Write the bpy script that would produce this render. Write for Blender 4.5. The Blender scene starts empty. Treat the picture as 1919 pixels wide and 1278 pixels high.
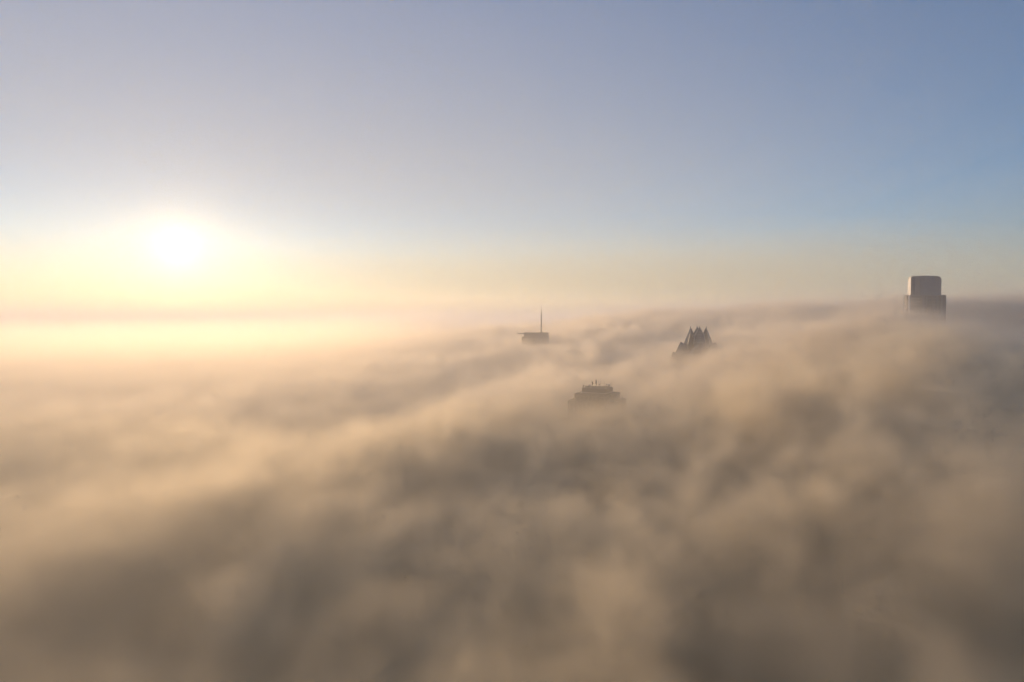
import bpy, bmesh, math, random
from mathutils import Vector, Matrix

random.seed(7)
S = bpy.context.scene
C = S.collection
R = math.radians

# ------------------------------------------------------------------ camera
CAM_Z = 162.0
cd = bpy.data.cameras.new('camera')
cam = bpy.data.objects.new('camera', cd)
C.objects.link(cam)
cam.location = (0, 0, CAM_Z)
cam.rotation_euler = (R(90 - 1.75), 0, 0)
cd.sensor_width = 36
cd.lens = 24
cd.clip_start = 0.5
cd.clip_end = 60000
S.camera = cam

# ------------------------------------------------------------------ sky and sun
SUN_EL, SUN_AZ = R(5.6), R(-26.0)          # azimuth from +Y, positive to the right (+X)
w = bpy.data.worlds.new('World')
S.world = w
w.use_nodes = True
nt = w.node_tree
bg = nt.nodes['Background']
sky = nt.nodes.new('ShaderNodeTexSky')
sky.sky_type = 'NISHITA'
sky.sun_disc = False
sky.sun_elevation = SUN_EL
sky.sun_rotation = SUN_AZ
sky.altitude = 200
sky.air_density = 1.0
sky.dust_density = 0.1
sky.ozone_density = 4.5
nt.links.new(sky.outputs[0], bg.inputs[0])
bg.inputs[1].default_value = 0.15

sl = bpy.data.lights.new('sun_lamp', 'SUN')
sl.energy = 5.0
sl.angle = R(0.5)
sl.color = (1.0, 0.68, 0.41)
so = bpy.data.objects.new('sun_lamp', sl)
C.objects.link(so)
sdir = Vector((math.sin(SUN_AZ) * math.cos(SUN_EL), math.cos(SUN_AZ) * math.cos(SUN_EL), math.sin(SUN_EL)))
so.rotation_euler = (-sdir).to_track_quat('-Z', 'Y').to_euler()
so.location = sdir * 3000

S.view_settings.view_transform = 'Standard'
S.view_settings.look = 'None'
S.view_settings.gamma = 1
S.view_settings.use_curve_mapping = False
S.view_settings.exposure = 0.36
cy = S.cycles
cy.volume_bounces = 4
cy.max_bounces = 12
cy.transparent_max_bounces = 64
cy.volume_step_rate = 2.6
cy.volume_max_steps = 512
cy.use_denoising = True
cy.use_adaptive_sampling = True
cy.adaptive_threshold = 0.038
cy.adaptive_min_samples = 12

# ------------------------------------------------------------------ fog bank (geometry-nodes density grid)
class NT:
    """Tiny expression builder for a geometry-node tree."""
    def __init__(s, tree): s.t = tree
    def node(s, typ, **kw):
        n = s.t.nodes.new(typ)
        for k, v in kw.items(): setattr(n, k, v)
        return n
    def put(s, sock, v):
        if hasattr(v, 'is_output'): s.t.links.new(v, sock)
        else: sock.default_value = v
    def m(s, op, a, b=0.0, c=0.0):
        n = s.node('ShaderNodeMath', operation=op)
        s.put(n.inputs[0], a); s.put(n.inputs[1], b)
        if len(n.inputs) > 2: s.put(n.inputs[2], c)
        return n.outputs[0]
    def add(s, *a):
        r = a[0]
        for x in a[1:]: r = s.m('ADD', r, x)
        return r
    def mul(s, a, b): return s.m('MULTIPLY', a, b)
    def ramp(s, v, a, b, c=0.0, d=1.0):
        n = s.node('ShaderNodeMapRange', interpolation_type='SMOOTHSTEP')
        for i, x in enumerate((v, a, b, c, d)): s.put(n.inputs[i], x)
        return n.outputs[0]
    def gauss(s, x, y, cx, cy_, sx, sy, ang, amp):
        ca, sa = math.cos(R(ang)), math.sin(R(ang))
        dx, dy = s.m('SUBTRACT', x, cx), s.m('SUBTRACT', y, cy_)
        u = s.add(s.mul(dx, ca / sx), s.mul(dy, sa / sx))
        v = s.add(s.mul(dx, -sa / sy), s.mul(dy, ca / sy))
        q = s.add(s.mul(u, u), s.mul(v, v))
        return s.mul(s.m('EXPONENT', s.mul(q, -0.5)), amp)

def fog_tree(name, lo, hi, res, build, mat):
    t = bpy.data.node_groups.new(name, 'GeometryNodeTree')
    t.interface.new_socket('Geometry', in_out='OUTPUT', socket_type='NodeSocketGeometry')
    g = NT(t)
    vc = g.node('GeometryNodeVolumeCube')
    vc.inputs['Min'].default_value = lo
    vc.inputs['Max'].default_value = hi
    for k, r in zip(('Resolution X', 'Resolution Y', 'Resolution Z'), res): vc.inputs[k].default_value = r
    g.put(vc.inputs['Density'], build(g))
    sm = g.node('GeometryNodeSetMaterial')
    sm.inputs['Material'].default_value = mat
    out = g.node('NodeGroupOutput')
    t.links.new(vc.outputs[0], sm.inputs[0])
    t.links.new(sm.outputs[0], out.inputs[0])
    return t

def volume_material(name, color, density, aniso, attr='density'):
    m = bpy.data.materials.new(name)
    m.use_nodes = True
    n = m.node_tree.nodes
    n.clear()
    o = n.new('ShaderNodeOutputMaterial')
    v = n.new('ShaderNodeVolumePrincipled')
    v.inputs['Color'].default_value = (*color, 1)
    v.inputs['Density'].default_value = density
    v.inputs['Density Attribute'].default_value = attr
    v.inputs['Anisotropy'].default_value = aniso
    m.node_tree.links.new(v.outputs[0], o.inputs['Volume'])
    return m

WIND = 24.0                                   # the fog's rolls run this way, degrees from +Y towards +X
def fog_height(g, x, y):
    """Height of the fog's top over the city before the turbulence, metres."""
    h = 113.0
    h = g.add(g.gauss(x, y, 520, 800, 230, 300, 0, 48), h)      # high shoulder round the far right tower
    h = g.add(h, g.gauss(x, y, 425, 690, 85, 110, 0, -33))       # dip in front of it
    h = g.add(h, g.gauss(x, y, 500, 1500, 500, 350, 20, 70))
    h = g.add(h, g.gauss(x, y, 950, 500, 350, 500, 0, 42))
    h = g.add(h, g.gauss(x, y, 170, 630, 110, 150, 0, 4))
    h = g.add(h, g.gauss(x, y, 275, 520, 90, 160, -WIND, 31))
    h = g.add(h, g.gauss(x, y, 188, 575, 18, 40, 0, 9))
    h = g.add(h, g.gauss(x, y, 28, 940, 70, 110, 0, 0))
    h = g.add(h, g.gauss(x, y, -40, 300, 30, 190, -WIND, 11))   # lit crest left of the stepped tower
    h = g.add(h, g.gauss(x, y, 165, 290, 75, 120, -WIND, 23))    # near billow on the right
    h = g.add(h, g.gauss(x, y, 42, 365, 48, 70, 0, 3.5))
    h = g.add(h, g.gauss(x, y, 40, 210, 60, 120, -WIND, -8))    # hollow in its shade
    return h

def fog_field(g, near):
    p = g.node('GeometryNodeInputPosition').outputs[0]
    sx = g.node('ShaderNodeSeparateXYZ'); g.t.links.new(p, sx.inputs[0])
    x, y, z = sx.outputs
    vr = g.node('ShaderNodeVectorRotate', rotation_type='Z_AXIS')
    g.t.links.new(p, vr.inputs['Vector']); vr.inputs['Angle'].default_value = R(WIND)
    pr = vr.outputs[0]                          # y now along the wind
    def noise(size, stretch, detail, dist, off, rough=0.5):
        vm = g.node('ShaderNodeVectorMath', operation='MULTIPLY'); g.t.links.new(pr, vm.inputs[0])
        vm.inputs[1].default_value = [k / size for k in stretch]
        va = g.node('ShaderNodeVectorMath', operation='ADD'); g.t.links.new(vm.outputs[0], va.inputs[0]); va.inputs[1].default_value = off
        n = g.node('ShaderNodeTexNoise'); g.t.links.new(va.outputs[0], n.inputs['Vector'])
        for k, v in (('Scale', 1.0), ('Detail', detail), ('Roughness', rough), ('Distortion', dist)): n.inputs[k].default_value = v
        return g.m('SUBTRACT', n.outputs[0], 0.5)
    big = noise(200, (1, .3, .3), 1.0, 0.0, (3.1, 7.7, .5))
    mid = noise(64, (1, .68, 1.0), 3.0, 1.0, (13.1, 1.7, 5.5))
    fine = noise(26, (1, .65, 1), 4.0, 0.9, (1.1, 21.7, 5), 0.62)
    tiny = noise(8, (1, .8, 1), 2.0, 0.6, (41.1, 2.7, 5), 0.6)
    rough = g.ramp(g.m('DIVIDE', x, g.add(y, 260)), -.4, .25, .15, 1.05)   # calmer to the left
    for cx, cy_, rx, ry in ((160, 570, 40, 60), (47, 375, 42, 55), (455, 730, 55, 60), (30, 945, 60, 80)):   # and where it parts round the towers
        rough = g.mul(rough, g.m('SUBTRACT', 1.0, g.gauss(x, y, cx, cy_, rx, ry, 0, .75)))
    top = g.add(fog_height(g, x, y), g.mul(g.mul(big, 30), g.m('MULTIPLY_ADD', rough, .7, .3)), g.mul(rough, g.add(g.mul(mid, 36), g.mul(fine, 34), g.mul(tiny, 20))))
    d = g.m('SUBTRACT', top, z)
    dens = g.ramp(d, -2.0, 26.0)
    dens = g.mul(dens, g.ramp(g.add(mid, g.mul(fine, .6)), -0.25, 0.2, 0.2, 1.0))
    dens = g.mul(dens, g.ramp(g.add(fine, tiny), -.17, .15, .38, 1.1))
    veil = g.mul(g.ramp(d, -26.0, 8.0), 0.014)   # thin wisps above the deck
    veil = g.add(veil, g.mul(g.add(g.gauss(x, y, 47, 365, 45, 40, 0, .035), g.gauss(x, y, 30, 920, 60, 60, 0, .02)), g.ramp(d, -22.0, 6.0)))
    low = g.mul(g.ramp(g.m('DIVIDE', x, g.add(y, 260)), -.02, -.2), g.ramp(y, 260, 800))
    veil = g.add(veil, g.mul(low, g.mul(g.ramp(d, -55.0, 5.0), 0.030)))   # smoother mist lying over the deck to the left
    return g.add(dens, veil), x, y

def inside(g, x, y):
    i = g.ramp(x, -330, -270, 0, 1)
    i = g.mul(i, g.ramp(x, 270, 330, 1, 0))
    return g.mul(i, g.ramp(y, 360, 420, 1, 0))
def close_build(g):
    d, x, y = fog_field(g, True)
    return g.mul(d, inside(g, x, y))
def near_build(g):
    d, x, y = fog_field(g, True)
    return g.mul(g.mul(d, g.ramp(y, 1400, 1500, 1, 0)), g.m('SUBTRACT', 1.0, inside(g, x, y)))
def far_build(g):
    d, x, y = fog_field(g, False)
    return g.mul(d, g.ramp(y, 1400, 1500, 0, 1))

FOG = volume_material('fog', (0.974, 0.888, 0.715), 0.1, 0.58)
MIDFOG = volume_material('middle_fog', (0.975, 0.90, 0.765), 0.08, 0.6)
def volume_object(name, tree, label, material):
    me = bpy.data.meshes.new(name)
    o = bpy.data.objects.new(name, me)
    C.objects.link(o)
    md = o.modifiers.new('fog', 'NODES')
    md.node_group = tree
    me.materials.append(material)
    o['kind'] = 'stuff'
    o['label'] = label
    return o
volume_object('fog', fog_tree('fog_close', (-330, -60, 70), (330, 420, 160), (300, 218, 41), close_build, FOG), 'thick warm fog rolling through the foreground', FOG)
volume_object('fog', fog_tree('fog_near', (-1300, -60, 60), (1300, 1500, 228), (433, 260, 42), near_build, MIDFOG), 'bank of backlit fog closing round the towers', MIDFOG)
FARFOG = volume_material('far_fog', (0.965, 0.925, 0.86), 0.08, 0.38)
volume_object('fog', fog_tree('fog_far', (-5000, 1400, 60), (5000, 7000, 228), (200, 150, 26), far_build, FARFOG), 'distant fog deck running out to the horizon', FARFOG)

# ------------------------------------------------------------------ haze, and a thin layer of mist over it
def even_volume(name, parts):
    """An even volume: a sum of (colour, density, anisotropy) Principled Volumes."""
    m = bpy.data.materials.new(name); m.use_nodes = True
    n = m.node_tree.nodes; n.clear()
    o = n.new('ShaderNodeOutputMaterial'); last = None
    for col, dens, g_ in parts:
        v = n.new('ShaderNodeVolumePrincipled')
        v.inputs['Color'].default_value = (*col, 1); v.inputs['Density'].default_value = dens; v.inputs['Anisotropy'].default_value = g_
        v.inputs['Density Attribute'].default_value = ''
        if last is None: last = v.outputs[0]
        else:
            a = n.new('ShaderNodeAddShader')
            m.node_tree.links.new(last, a.inputs[0]); m.node_tree.links.new(v.outputs[0], a.inputs[1]); last = a.outputs[0]
    m.node_tree.links.new(last, o.inputs['Volume'])
    return m
def solid_box(name, lo, hi, m):
    bm = bmesh.new(); bmesh.ops.create_cube(bm, size=1)
    for v in bm.verts: v.co = Vector([lo[i] if v.co[i] < 0 else hi[i] for i in range(3)])
    me = bpy.data.meshes.new(name); bm.to_mesh(me); bm.free()
    o = bpy.data.objects.new(name, me); C.objects.link(o); me.materials.append(m)
    return o
haze = solid_box('haze', (-20100, -20100, -1), (20100, 20100, 232), even_volume('haze', [((0.98, 0.97, 0.95), 0.00034, 0.36)]))
haze['kind'] = 'stuff'
haze['label'] = 'pale morning haze in front of the far towers'
mist = solid_box('mist', (-20100, -20100, 233), (20100, 20100, 700), even_volume('mist', [((1.0, 0.97, 0.76), 0.00011, 0.34), ((1, 1, 1), 0.0000013, 0.86), ((1, 1, 1), 0.0000004, 0.97)]))
def mist_bank(centre, radii, turn, scales, dens, label):
    """A flat lens of high mist: nested shells, thinner towards its rim."""
    m = even_volume('mist_bank', [((1.0, 0.97, 0.73), dens, 0.15)])
    for k in scales:
        bm = bmesh.new(); bmesh.ops.create_uvsphere(bm, u_segments=64, v_segments=32, radius=1)
        bmesh.ops.transform(bm, matrix=Matrix.Translation(centre) @ Matrix.Rotation(R(turn), 4, 'Z') @ Matrix.Diagonal((*[r * k for r in radii], 1)), verts=bm.verts)
        me = bpy.data.meshes.new('mist'); bm.to_mesh(me); bm.free(); me.materials.append(m)
        o = bpy.data.objects.new('mist', me); C.objects.link(o); o['kind'] = 'stuff'; o['label'] = label
mist_bank((-420, 950, 520), (1350, 880, 160), 55, (1.3, 1.14, 0.98, 0.82, 0.66, 0.48), 0.00010, 'pale bank of high mist spread round the sun')
mist_bank((1100, 5600, 560), (3300, 2600, 230), 0, (1.0, 0.85, 0.68, 0.5), 0.00006, 'distant pale mist low over the horizon')
mist['kind'] = 'stuff'
mist['label'] = 'thin grey mist veiling the sky above the fog'

# ------------------------------------------------------------------ ground
def mat(name, col, rough=0.8, metal=0.0):
    m = bpy.data.materials.new(name); m.use_nodes = True
    b = m.node_tree.nodes['Principled BSDF']
    b.inputs['Base Color'].default_value = (*col, 1); b.inputs['Roughness'].default_value = rough; b.inputs['Metallic'].default_value = metal
    return m
me = bpy.data.meshes.new('ground')
me.from_pydata([(-20000, -20000, 0), (20000, -20000, 0), (20000, 20000, 0), (-20000, 20000, 0)], [], [(0, 1, 2, 3)])
go = bpy.data.objects.new('ground', me); C.objects.link(go); go['kind'] = 'structure'
me.materials.append(mat('ground', (.1, .1, .09)))

def part(name, bm, m, parent, label=None, kind=None):
    bmesh.ops.recalc_face_normals(bm, faces=bm.faces)
    me = bpy.data.meshes.new(name); bm.to_mesh(me); bm.free(); me.materials.append(m)
    o = bpy.data.objects.new(name, me); C.objects.link(o); o.parent = parent
    if label: o['label'] = label
    if kind: o['kind'] = kind
    return o
def thing(name, label, cat, loc, yaw=0.0):
    o = bpy.data.objects.new(name, None); C.objects.link(o)
    o.location = loc; o.rotation_euler = (0, 0, R(yaw)); o.empty_display_size = 5
    o['label'] = label; o['category'] = cat
    return o
def add_box(bm, x0, x1, y0, y1, z0, z1, bevel=0.0):
    r = bmesh.ops.create_cube(bm, size=1)
    for v in r['verts']:
        v.co = Vector((x0 if v.co.x < 0 else x1, y0 if v.co.y < 0 else y1, z0 if v.co.z < 0 else z1))
    if bevel:
        es = list({e for v in r['verts'] for e in v.link_edges})
        bmesh.ops.bevel(bm, geom=es, offset=bevel, segments=1, affect='EDGES')
def boxes(*bs, bevel=0.0):
    bm = bmesh.new()
    for b in bs: add_box(bm, *b, bevel=bevel)
    return bm
def add_rod(bm, p, q, r0, r1, n=8):
    p, q = Vector(p), Vector(q); d = q - p
    rot = d.to_track_quat('Z', 'Y').to_matrix().to_4x4()
    bmesh.ops.create_cone(bm, cap_ends=True, segments=n, radius1=r0, radius2=r1, depth=d.length,
                          matrix=Matrix.Translation((p + q) / 2) @ rot)
def rods(*rs):
    bm = bmesh.new()
    for r in rs: add_rod(bm, *r)
    return bm
def hull(pts):
    bm = bmesh.new()
    for p in pts: bm.verts.new(p)
    r = bmesh.ops.convex_hull(bm, input=bm.verts)
    bmesh.ops.delete(bm, geom=[v for v in bm.verts if not v.link_faces], context='VERTS')
    bmesh.ops.dissolve_limit(bm, angle_limit=R(1), verts=bm.verts, edges=bm.edges)
    return bm
def extrude_xz(prof, y0, y1):
    """Prism from an outline in the XZ plane, between two depths."""
    bm = bmesh.new()
    a = [bm.verts.new((x, y0, z)) for x, z in prof]; b = [bm.verts.new((x, y1, z)) for x, z in prof]
    bm.faces.new(a); bm.faces.new(b[::-1])
    for i in range(len(prof)):
        j = (i + 1) % len(prof); bm.faces.new((a[j], a[i], b[i], b[j]))
    return bm

def noisy(name, col, rough, metal=0.0, amount=0.25, size=4.0, spec=0.5):
    """A material with soft uneven weathering."""
    m = mat(name, col, rough, metal); t = m.node_tree; b = t.nodes['Principled BSDF']
    b.inputs['Specular IOR Level'].default_value = spec
    tc = t.nodes.new('ShaderNodeTexCoord'); n = t.nodes.new('ShaderNodeTexNoise'); n.inputs['Scale'].default_value = 1 / size; n.inputs['Detail'].default_value = 4
    t.links.new(tc.outputs['Object'], n.inputs['Vector'])
    mr = t.nodes.new('ShaderNodeMapRange'); mr.inputs['From Min'].default_value = .3; mr.inputs['From Max'].default_value = .7
    mr.inputs['To Min'].default_value = 1 - amount; mr.inputs['To Max'].default_value = 1 + amount
    t.links.new(n.outputs[0], mr.inputs[0])
    vm = t.nodes.new('ShaderNodeVectorMath'); vm.operation = 'SCALE'; vm.inputs[0].default_value = col
    t.links.new(mr.outputs[0], vm.inputs['Scale']); t.links.new(vm.outputs[0], b.inputs['Base Color'])
    return m
CONC = noisy('pale_concrete', (.42, .40, .37), .8)
CREAM = noisy('sunlit_cream_panel', (.82, .79, .72), .6, amount=.08)  # cream lightened to put the low sun's glare into the left edge's colour
LIMESTONE = noisy('limestone', (.16, .145, .12), .85)
DARKC = noisy('dark_cladding', (.05, .052, .058), .6)
GREYC = noisy('grey_cladding', (.10, .105, .115), .55)
GLASS = noisy('dark_glass', (.035, .042, .05), .12, amount=.3, size=6, spec=.6)
BLUEG = noisy('blue_glass', (.10, .125, .17), .25, amount=.12, size=3)
SLATEG = noisy('slate_glass', (.06, .07, .075), .18, amount=.25, size=5, spec=.6)
METAL = noisy('grey_metal', (.30, .30, .31), .45, 0.6, .1)
EDGE = noisy('lit_edge_metal', (.34, .33, .29), .4, 0.3, .1)
STEEL = noisy('dark_steel', (.09, .085, .08), .5, .3, .1)

# ---- tall residential tower with rounded crown, far right
T = thing('residential_tower', 'tall dark tower at far right with rounded blue grey crown and sunlit cream edge', 'skyscraper', (457.3, 757.0, 0), -17.5)
ZB, ZT = 189.5, 210.6
part('shaft', boxes((-18.2, 18.2, -6.6, 12, 0, ZB - .6)), DARKC, T)
part('side_wing', boxes((-19.0, -17.2, -5.2, 10, 0, ZB + .3)), DARKC, T)
part('side_wing', boxes((15.2, 19.2, -5.2, 10, 0, ZB + .2)), GREYC, T)
part('lit_pilaster', boxes((-17.9, -16.6, -8.3, -6.7, 0, ZB - .1)), CREAM, T, label='thin pale sunlit pilaster on the left')
for x0, x1, yy in ((-16.0, -15.2, -7.2), (-4.6, -2.4, -8.2), (-.6, .4, -7.6), (4.6, 5.2, -7.4), (9.6, 10.2, -7.4), (13.4, 15.0, -8.0)):
    part('pilaster', boxes((x0, x1, yy, -6.55, 0, ZB - .5)), GREYC, T)
bm = bmesh.new(); bw = bmesh.new(); k = 0
z = ZB - 3.6
while z > 128:
    for x0, x1 in ((-15.1, -4.7), (.5, 4.5), (5.3, 9.5), (10.3, 13.3)):
        add_box(bm, x0, x1, -7.5 if k % 2 else -7.2, -6.56, z - .25, z + .15)
        n = 4 if x1 - x0 > 6 else 2
        for i in range(n):
            a = x0 + (x1 - x0) * (i + .12) / n; b = x0 + (x1 - x0) * (i + .88) / n
            add_box(bw, a, b, -6.63, -6.5, z + .5, z + 2.7)
    z -= 3.3; k += 1
part('balcony', bm, GREYC, T, kind='stuff')
part('window', bw, GLASS, T, kind='stuff')
part('terrace', boxes((-18.6, 18.6, -7.0, 12.2, ZB - .6, ZB)), GREYC, T)
# crown: a chamfered slab, darker at the left, with a bowed blue glass front at the right
prof = [(-15.0, ZB), (14.2, ZB), (14.2, ZT - 4.2), (13.4, ZT - 2.6), (12.2, ZT - 1.3), (10.6, ZT - .6), (-9, ZT + .1), (-12.6, ZT), (-14.4, ZT - .5), (-15.0, ZT - 1.2)]
cr = part('crown', extrude_xz(prof, -5.4, 8.6), GREYC, T)
sprof = [(-5.2, ZB), (8.4, ZB), (8.4, ZT - 7), (6.6, ZT - 4.2), (3.2, ZT - 1.8), (-.5, ZT - .8), (-5.2, ZT - .5)]
bm = extrude_xz(sprof, 0, .25)
bmesh.ops.transform(bm, matrix=Matrix.Translation((-15.05, 0, 0)) @ Matrix.Rotation(R(90), 4, 'Z'), verts=bm.verts)
part('side_panel', bm, CREAM, T, label='cream end wall lit by the low sun')
def bow(x): return -5.6 - 2.2 * (1 - ((x - 4.2) / 10.4) ** 2)
def crown_top(x):
    for (xa, za), (xb, zb) in zip(prof[1:-1], prof[2:]):
        if xb <= x <= xa and xa != xb: return za + (zb - za) * (x - xa) / (xb - xa)
    return ZT - 4.2
bm = bmesh.new(); N = 16; cols = []
for i in range(N + 1):
    x = -6.2 + 20.3 * i / N; zt = crown_top(min(x, 14.1)) + .25
    cols.append([bm.verts.new((x, bow(x) if f else -5.3, zz)) for f, zz in ((1, ZB + .02), (1, zt), (0, zt), (0, ZB + .02))])
for a, b in zip(cols, cols[1:]):
    for j in range(4): bm.faces.new((a[j], b[j], b[(j + 1) % 4], a[(j + 1) % 4]))
bm.faces.new(cols[0]); bm.faces.new(cols[-1][::-1])
gp = part('glass_front', bm, BLUEG, T, label='bowed blue grey front of the crown')
bm = bmesh.new()
for i in range(1, 9):
    z = ZB + 2.2 * i
    for a in range(N):
        x0, x1 = -6.0 + 20.0 * a / N, -6.0 + 20.0 * (a + 1) / N
        if z < min(crown_top(x0), crown_top(min(x1, 14.1))) - .2:
            add_rod(bm, (x0, bow(x0) - .02, z), (x1, bow(x1) - .02, z), .09, .09, 4)
for i in range(1, 10):
    x = -6.0 + 2.0 * i
    add_rod(bm, (x, bow(x) - .02, ZB + .1), (x, bow(x) - .02, crown_top(x) + .1), .07, .07, 4)
part('mullion_grid', bm, GREYC, T, kind='stuff')
for i in range(9):
    part('window', boxes((-12.9, -11.5, -5.52, -5.3, ZB + 1.2 + 2.1 * i, ZB + 2.5 + 2.1 * i)), GLASS, T)
part('corner_fin', boxes((-15.2, -14.2, -5.9, -5.35, ZB, ZT - .9)), DARKC, T)
part('dark_panel', boxes((-10.9, -6.7, -5.62, -5.35, ZB + .2, ZT - .9)), noisy('brown_panel', (.14, .125, .13), .6), T)
for x, h, r_ in ((-13, 1.0, .16), (-9.5, .9, .14), (-5.8, 2.8, .14), (1.2, 1.0, .13), (6.8, .8, .12)):
    part('mast', rods(((x, -3, ZT - .6), (x, -3, ZT + h), r_, r_ * .7)), STEEL, T)
part('roof_plant', boxes((-9.5, 7.5, -2, 6, ZT - .6, ZT + .15)), DARKC, T)

# ---- glass tower with a folded, pointed crown
T = thing('pointed_glass_tower', 'dark glass tower whose crown rises in sharp folded points out of the fog', 'skyscraper', (163.8, 600.0, 0), -7.5)
D45 = math.sqrt(.5)
def petal_pts(phi, pts):
    c_, s_ = math.cos(R(phi)), math.sin(R(phi))
    return [(r * c_ - t * s_, r * s_ + t * c_, z) for r, t, z in pts]
def sym(pts):
    return [q for r, t, z in pts for q in ([(r, t, z), (r, -t, z)] if t else [(r, 0, z)])]
TZ = 156.0
part('shaft', hull(petal_pts(0, [(24 * math.cos(R(a)), 24 * math.sin(R(a)), z) for a in range(0, 360, 90) for z in (0, 126)])), SLATEG, T)
part('core', hull([(7.4 * math.cos(R(a)), 7.4 * math.sin(R(a)), z) for a in range(0, 360, 90) for z in (120, 148.5)]), GREYC, T)
tiers = [
    ('crown_point', [(6.7, 0, TZ), (7.6, 3.7, TZ - 6.6), (2.2, 0, TZ - 9), (12.6, 0, TZ - 15), (9.4, 5.2, TZ - 15), (16.5, 0, 128), (12, 6.5, 128), (3, 5, 128)]),
    ('middle_point', [(15.3, 0, 143.0), (10.5, 0, 140.8), (14.0, 4.6, 137.6), (9.0, 7.2, 136.5), (19.5, 0, 133.4), (15.5, 8.2, 128), (8, 12, 128), (21.5, 0, 126), (16, 9, 122), (8, 12.5, 122)]),
    ('lower_point', [(21.9, 0, 134.3), (17.5, 0, 132.6), (19.5, 4.2, 130), (13, 10, 129), (24, 0, 127.5), (20.5, 8, 122), (14.5, 12.5, 122), (25, 0, 118), (14, 13, 118)]),
]
for phi in (0, 90, 180, 270):
    for name, pts in tiers:
        P = petal_pts(phi, sym(pts))
        pt = part(name, hull(P), SLATEG, T)
        # metal seams on the folds, coloured pale to stand for lit side facets
        a = petal_pts(phi, [pts[0]])[0]
        top, side = pts[0], pts[1] if name == 'crown_point' else pts[2]
        low = pts[4] if name == 'crown_point' else pts[3]
        if name != 'crown_point': continue
        bm = bmesh.new()
        for sgn in (1, -1):
            q = petal_pts(phi, [(side[0], sgn * side[1], side[2]), (low[0], sgn * low[1], low[2])])
            add_rod(bm, a, q[0], .2, .34, 6); add_rod(bm, q[0], q[1], .34, .34, 6)
        part('lit_edge_seam', bm, EDGE, pt)
    if phi >= 0:
        c_ = petal_pts(phi, [(6.7, 0, TZ - .3), (6.7, 0, TZ + .9)])
        part('tip', rods((c_[0], c_[1], .4, .08)), STEEL, T)
bm = bmesh.new()
for phi in (0, 90, 180, 270):          # fine horizontal glazing lines on the highest points
    for k in range(1, 7):
        z = TZ - 2.2 * k; f = k * 2.2
        rr = 6.7 + .4 * f
        w_ = min(.56 * f, 3.7 + .18 * max(f - 6.6, 0)); rs = 6.7 + (0.136 * f if f < 6.6 else .9 + .214 * (f - 6.6))
        for sgn in (1, -1):
            q = petal_pts(phi, [(rr, 0, z), (rs, sgn * w_, z)])
            add_rod(bm, q[0], q[1], .1, .1, 4)
part('glazing_bar', bm, METAL, T, kind='stuff')
part('mast', rods(((-1.2, .5, 148), (-1.2, .5, 158.2), .14, .06)), STEEL, T)

# ---- condominium tower with a thin spire, farthest
T = thing('spired_tower', 'distant flat roofed tower nearly sunk in fog carrying one tall thin spire', 'skyscraper', (31.0, 985.0, 0), -6)
RZ = 143.2
part('shaft', boxes((-16, 19, -12, 12, 0, RZ - 5.2)), DARKC, T)
part('penthouse', boxes((-13, 20.5, -11, 11, RZ - 5.2, RZ - .9)), STEEL, T)
part('roof_slab', boxes((-22.5, 22.4, -14, 14, RZ - .9, RZ), bevel=.15), DARKC, T)
for y in (-13.6, 13.2): part('parapet', boxes((-14, 22.0, y, y + .4, RZ, RZ + .8)), DARKC, T)
part('side_wing', boxes((19, 22.0, -10, 10, 0, RZ - 3)), GREYC, T)
bm = bmesh.new(); bw = bmesh.new()
for k in range(12):
    z = RZ - 8.2 - 3.3 * k
    add_box(bm, -17, 19.8, -13.2, -11.98, z - .2, z + .2)
    for i in range(11): add_box(bw, -15.2 + 3.1 * i, -12.9 + 3.1 * i, -12.08, -11.9, z + .5, z + 2.7)
part('balcony', bm, GREYC, T, kind='stuff'); part('window', bw, GLASS, T, kind='stuff')
for i in range(7): part('column', boxes((-12.6 + 5 * i, -11.9 + 5 * i, -12.4, -11.7, RZ - 5.2, RZ - .9)), GREYC, T)
sp = part('spire', rods(((11.2, 0, RZ - 1), (11.2, 0, RZ + 10), .95, .85), ((11.2, 0, RZ + 10), (11.2, 0, RZ + 25), .85, .7), ((11.2, 0, RZ + 25), (11.2, 0, 179.8), .62, .25)), STEEL, T)
for z in (RZ + 10, RZ + 25): part('collar', rods(((11.2, 0, z - .25), (11.2, 0, z + .25), 1.1, 1.1)), STEEL, sp)
part('spire_base', boxes((9, 13.4, -2.2, 2.2, RZ, RZ + 1.8)), DARKC, T)

# ---- stepped office tower with rooftop aerials, nearest
T = thing('stepped_office_tower', 'nearest tower with stepped shoulders and a cluster of aerials on its fogged roof', 'skyscraper', (50.6, 403.0, 0), -25)
def tier(name, w_, d_, z0, z1, m, yoff=0):
    return part(name, boxes((-w_ / 2, w_ / 2, -d_ / 2 + yoff, d_ / 2 + yoff, z0, z1), bevel=.25), m, T)
tier('lower_shaft', 34, 31, 0, 104.5, LIMESTONE)
tier('shaft', 28, 25, 104.5, 114.6, LIMESTONE)
tier('upper_shoulder', 22, 19, 114.6, 118.4, LIMESTONE)
tier('crown_block', 14.4, 12.4, 118.4, 119.6, LIMESTONE)
tier('plant_screen', 15, 13, 119.6, 122.3, STEEL)
for w_, d_, z in ((34, 31, 104.5), (28, 25, 114.6), (22, 19, 118.4)):
    t_ = .35
    for b_ in ((-w_ / 2 - .1, w_ / 2 + .1, -d_ / 2 - .1, -d_ / 2 + t_, z - .3, z + .7), (-w_ / 2 - .1, w_ / 2 + .1, d_ / 2 - t_, d_ / 2 + .1, z - .3, z + .7),
               (-w_ / 2 - .1, -w_ / 2 + t_, -d_ / 2 + t_, d_ / 2 - t_, z - .3, z + .7), (w_ / 2 - t_, w_ / 2 + .1, -d_ / 2 + t_, d_ / 2 - t_, z - .3, z + .7)):
        part('parapet', boxes(b_), LIMESTONE, T)
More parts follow.
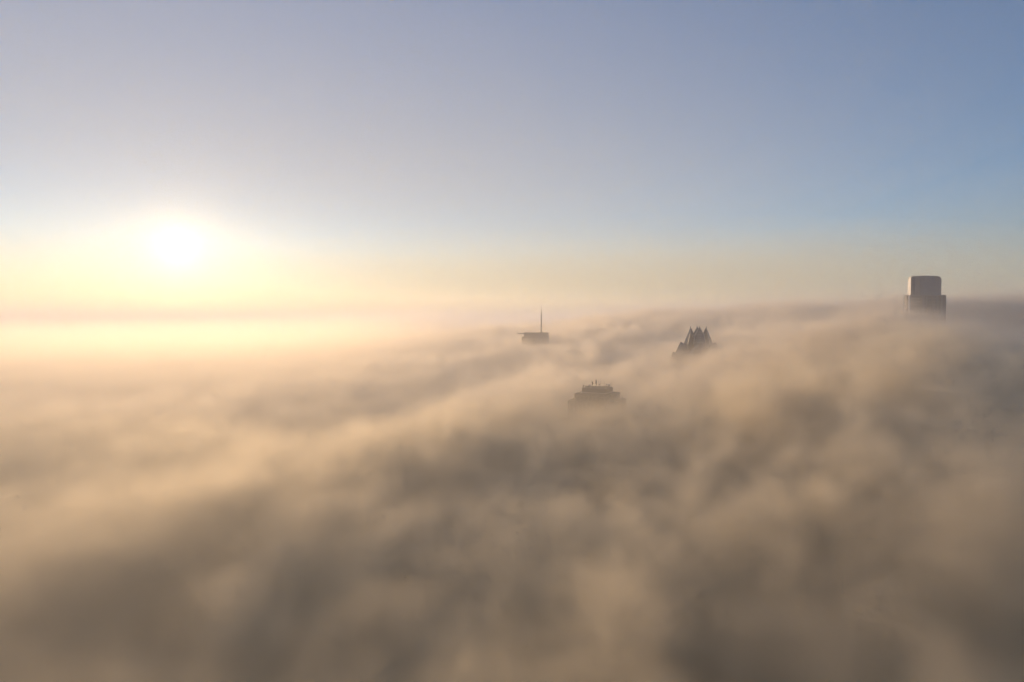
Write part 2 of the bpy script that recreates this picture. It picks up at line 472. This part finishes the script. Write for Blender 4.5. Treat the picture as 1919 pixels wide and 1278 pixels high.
part('ledge', boxes((-7.8, 7.8, -6.8, 6.8, 119.35, 119.75)), CONC, T)
bw = bmesh.new(); bp = bmesh.new()
for w_, d_, zt, nfl in ((22, 19, 118.4, 1), (28, 25, 114.6, 3), (34, 31, 104.5, 5)):
    for f in range(nfl):
        z = zt - 3.2 - 3.4 * f
        n = int(w_ // 2.6)
        for i in range(n):
            x0 = -w_ / 2 + 1 + (w_ - 2) * i / n
            add_box(bw, x0 + .4, x0 + (w_ - 2) / n - .4, -d_ / 2 - .04, -d_ / 2 + .3, z, z + 2.1)
        n = int(d_ // 2.6)
        for sgn in (1, -1):
            for i in range(n):
                y0 = -d_ / 2 + 1 + (d_ - 2) * i / n
                add_box(bw, sgn * w_ / 2 - .3 if sgn > 0 else -w_ / 2 - .04, w_ / 2 + .04 if sgn > 0 else -w_ / 2 + .3, y0 + .4, y0 + (d_ - 2) / n - .4, z, z + 2.1)
for x in [-13 + 2.6 * i for i in range(11)]: add_box(bp, x - .3, x + .3, -12.9, -12.45, 104.6, 114.2)
part('window', bw, noisy('bronze_glass', (.07, .065, .06), .3), T, kind='stuff')
part('pier', bp, LIMESTONE, T, kind='stuff')
for i in range(13): part('louvre_post', boxes((-7.3 + 1.2 * i, -7.05 + 1.2 * i, -6.62, -6.45, 119.8, 122.2)), DARKC, T)
RF = 122.3
def loc(img_x, dep):                      # roof position seen at a given sideways offset
    th = R(25); X = (img_x - 886) * .0213
    return ((X + dep * math.sin(th)) / math.cos(th) if False else X * math.cos(th) - dep * math.sin(th), X * math.sin(th) + dep * math.cos(th))
def aerial(img_x, h, r_, head=None, dep=-1.0):
    x, y = loc(img_x, dep)
    x = max(-7.2, min(7.2, x)); y = max(-6.1, min(6.1, y))
    a = part('aerial', rods(((x, y, RF - .1), (x, y, RF + h), r_, r_ * .75)), STEEL, T)
    if head == 'panel':
        part('panel_antenna', boxes((x - .34, x + .34, y - .3, y + .3, RF + h * .5, RF + h + .1)), STEEL, a)
    if head == 'box':
        part('antenna_box', boxes((x - .3, x + .3, y - .28, y + .28, RF + h - .6, RF + h + .05)), STEEL, a)
    if head == 'dish':
        bm = bmesh.new(); bmesh.ops.create_cone(bm, cap_ends=True, segments=14, radius1=.75, radius2=.25, depth=.4,
                          matrix=Matrix.Translation((x, y - .35, RF + h)) @ Matrix.Rotation(R(75), 4, 'X'))
        part('dish', bm, METAL, a)
for args in ((480, 1.7, .2, 'panel'), (550, 1.2, .14, 'box'), (740, 3.3, .15, 'panel'), (850, 4.2, .17, 'panel', 0), (925, 2.0, .16, 'box'),
             (975, 5.4, .13, None, 0), (1090, 4.4, .1, None, 1.5), (1130, 2.0, .18, 'box'), (1200, 1.4, .22, 'dish'), (1295, 4.8, .09, None, .5), (660, 1.2, .1, 'dish')):
    aerial(*args)
for img_x, w_, h in ((625, 1.6, .7), (790, 2.6, .5), (930, 2.2, .45), (1070, 1.5, .6), (1180, 2.0, .5)):
    x, y = loc(img_x, 0)
    part('roof_unit', boxes((max(x, -6.4) - w_ / 2, min(x, 6.4) + w_ / 2, y - 1, y + 1, RF - .05, RF + h), bevel=.06), DARKC, T)
bm = bmesh.new()
for i in range(16):
    x = -7.2 + .96 * i; add_rod(bm, (x, -6.3, RF - .05), (x, -6.3, RF + .9), .05, .05, 4)
add_rod(bm, (-7.2, -6.3, RF + .9), (7.2, -6.3, RF + .9), .05, .05, 4)
part('railing', bm, STEEL, T)
